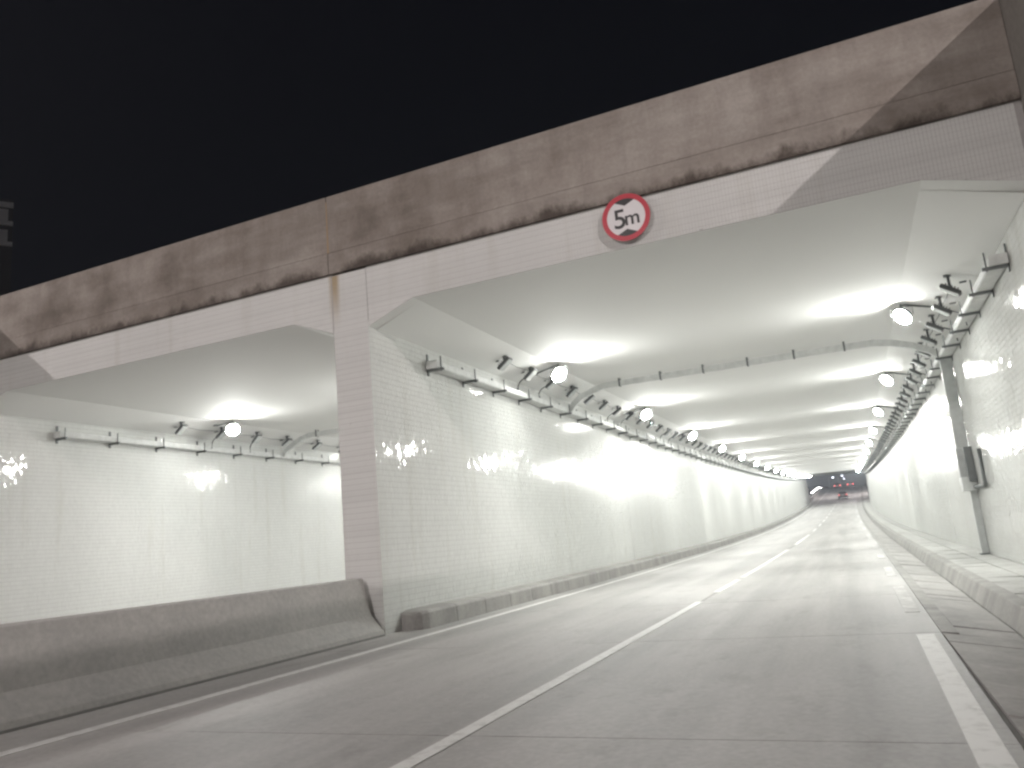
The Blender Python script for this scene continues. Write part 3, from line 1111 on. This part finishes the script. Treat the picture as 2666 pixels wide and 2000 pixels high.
# ---- far end: cars, lights
M['car_grey'] = plain('car_paint_grey', (0.30, 0.29, 0.28), 0.3, 0.3, 0.03)
M['car_dark'] = plain('car_paint_dark', (0.06, 0.06, 0.065), 0.25, 0.3, 0.03)
M['glass'] = plain('car_glass', (0.012, 0.012, 0.014), 0.08)
M['tail'] = emit('tail_light', (1.0, 0.12, 0.1), 2.2)
M['brake'] = emit('brake_light', (1.0, 0.10, 0.08), 7)
M['head'] = emit('head_light', (1.0, 0.96, 0.93), 40)
M['far_lamp'] = emit('far_street_lamp', (0.86, 0.88, 1.0), 14)


def make_car(label, group, paint, lights, head_on):
    """sedan, length along +y (front at +y); origin on the road under the middle"""
    t = thing('car', (0, 0, 0), label, 'car', group)
    prof = [(-2.2, 0.28), (-2.25, 0.55), (-2.18, 0.95), (-1.55, 1.0), (-1.0, 1.42), (0.35, 1.46), (1.05, 0.98), (1.95, 0.84), (2.22, 0.62), (2.22, 0.28)]
    V, F = [], []
    n = len(prof)
    for x, f_ in ((-0.88, 0.96), (-0.80, 1.0), (0.80, 1.0), (0.88, 0.96)):
        for yv, zv in prof:
            xx = x * (0.80 if zv > 1.3 else (0.96 if zv > 0.9 else 1.0))
            V.append((xx, yv * (0.985 if abs(x) > 0.85 else 1), 0.28 + (zv - 0.28) * f_))
    for i in range(3):
        for k in range(n):
            k2 = (k + 1) % n
            F.append((i * n + k, i * n + k2, (i + 1) * n + k2, (i + 1) * n + k))
    F += [tuple(range(n)), tuple(3 * n + k for k in range(n))]
    MB().add(V, F).build('body', paint, t)
    MB().add([(-0.66, -1.56, 1.02), (0.66, -1.56, 1.02), (0.56, -1.06, 1.40), (-0.56, -1.06, 1.40)], [(0, 1, 2, 3)]).build('rear_window', M['glass'], t)
    MB().add([(-0.66, 1.07, 1.0), (0.66, 1.07, 1.0), (0.56, 0.42, 1.43), (-0.56, 0.42, 1.43)], [(0, 1, 2, 3)]).build('windscreen', M['glass'], t)
    for s_ in (-1, 1):
        MB().add([(s_ * 0.845, -1.3, 1.02), (s_ * 0.845, 0.85, 1.02), (s_ * 0.72, 0.3, 1.38), (s_ * 0.72, -0.9, 1.38)], [(0, 1, 2, 3)]).build('side_window', M['glass'], t)
        for yv in (-1.35, 1.4):
            w_ = MB().lathe([(0.31, -0.1), (0.33, -0.06), (0.33, 0.06), (0.31, 0.1)], 20, Matrix.Translation((s_ * 0.78, yv, 0.33)) @ Matrix.Rotation(math.pi / 2, 4, 'Y')).build('wheel', M['rubber'], t)
            MB().lathe([(0.2, -0.108), (0.2, 0.108)], 16, Matrix.Translation((s_ * 0.78, yv, 0.33)) @ Matrix.Rotation(math.pi / 2, 4, 'Y')).build('rim', M['steel'], w_)
        MB().bevbox(s_ * 0.68 - 0.14, s_ * 0.68 + 0.14, -2.27, -2.15, 0.72, 0.88, 0.02).build('tail_light', lights[0], t)
        MB().bevbox(s_ * 0.64 - 0.16, s_ * 0.64 + 0.16, 2.05, 2.20, 0.62, 0.76, 0.02).build('headlight', lights[1], t)
    MB().bevbox(-0.84, 0.84, -2.32, -2.1, 0.24, 0.52, 0.04).build('rear_bumper', M['rubber'], t)
    MB().box(-0.25, 0.25, -2.275, -2.2, 0.60, 0.71).build('number_plate', M['sign_white'], t)
    return t


car = make_car('grey sedan seen from behind with dark rear window, leaving the tunnel', None, M['car_grey'], (M['tail'], M['lens_off']), False)
car.location = P(-1.95, 172.2, 0.003)
onc = make_car('oncoming car with glaring headlights beyond the median outside the far exit', 'oncoming cars outside the far exit', M['car_dark'], (M['tail'], M['head']), True)
spots = [(-9.9, 203), (-9.9, 212), (-9.9, 221), (-10.0, 230), (-13.3, 238), (-10.0, 240), (-13.3, 249), (-10.0, 251), (-13.3, 262), (-10, 266)]
for i, (x, y) in enumerate(spots):
    o = onc if i == 0 else copy_tree(onc)
    o.location = P(x, y, 0.003)
    o.rotation_euler = (0, 0, math.pi)
q = make_car('dark car with bright red brake lights waiting at the top of the ramp', 'cars braking at the top of the ramp', M['car_dark'], (M['brake'], M['lens_off']), False)
for i, (x, y) in enumerate(((-1.2, 236), (-4.6, 240), (-1.3, 244))):
    o = q if i == 0 else copy_tree(q)
    o.location = P(x, y, 0.003)

# ---- tall building at the edge of view
M['facade_dim'] = plain('dim_facade', (0.10, 0.095, 0.10), 0.8)
M['glow_dim'] = emit('dim_lit_floor', (1.0, 0.92, 0.95), 0.008)
M['glow_band'] = emit('painted_slab_glow', (1.0, 0.94, 0.96), 0.014)  # slabs and cornice emit faintly in place of light falling on them



def ray(px, py_):
    v = C_F + C_R * ((px - 1333) / 2055.58) - C_U * ((py_ - 1000) / 2055.58)
    return v


def at_dist(px, py_, dist):
    v = ray(px, py_)
    return EYE + v * (dist / math.hypot(v.x, v.y))


bp = at_dist(33, 590, 110)
bt, bb_ = at_dist(33, 532, 110).z, at_dist(33, 643, 110).z
tb = thing('apartment_building', (bp.x, bp.y, 7.3), 'dim grey tower block with faintly lit upper floors in the night beyond the parapet', 'building')
ang = math.atan2(bp.y, bp.x)
Rb = Matrix.Translation((bp.x, bp.y, 0)) @ Matrix.Rotation(ang - math.pi / 2, 4, 'Z')
rel(tb, MB().box(-16, 0, 0, 12, 7.3, bt + 0.6, Rb).build('wall', M['facade_dim']))
hgt = (bt - bb_)
for q in range(2):
    z0 = bb_ + hgt * (0.08 + q * 0.48)
    for w_ in range(5):
        x1 = -0.5 - w_ * 3.1
        fr = rel(tb, MB().box(x1 - 2.7, x1, -0.08, 0.02, z0, z0 + hgt * 0.30, Rb).build('window', M['glow_dim']))
    rel(tb, MB().box(-16, 0.02, -0.5, -0.02, z0 - hgt * 0.08, z0, Rb).build('balcony_slab', M['glow_band']))
rel(tb, MB().box(-16, 0.02, -0.5, -0.02, bt - hgt * 0.1, bt, Rb).build('cornice', M['glow_band']))

# ---- distant lamps over the top of the ramp
for px_, py__, dist_, nm_ in ((2168, 1244, 262, 'bluish-white street lamp over the cars at the top of the ramp'), (2192, 1239, 275, 'white street lamp behind the braking cars at the top of the ramp'), (2197, 1247, 300, 'small white street lamp farthest up the road beyond the braking cars')):
    c = at_dist(px_, py__, dist_)
    zb = rz(c.y)
    street_lamp((c.x - 1.25, c.y, zb), (1, 0), nm_, c.z - zb - 0.1, None, M['far_lamp'], 2.4)

# ---- thin volume added around everything, standing in for lens veil and lamp glow
hz_m = bpy.data.materials.new('added_glare_veil')
hz_m.use_nodes = True
nt = hz_m.node_tree
nt.nodes.remove(nt.nodes['Principled BSDF'])
pv = nt.nodes.new('ShaderNodeVolumePrincipled')
pv.inputs['Color'].default_value = (0.85, 0.9, 1.0, 1)
pv.inputs['Density'].default_value = 0.0013
pv.inputs['Anisotropy'].default_value = 0.45
nt.links.new(pv.outputs[0], nt.nodes['Material Output'].inputs['Volume'])
hz = MB().box(-300, 280, -70, 480, -3.0, 60).build('glare_veil', hz_m)
tag(hz, kind='stuff')
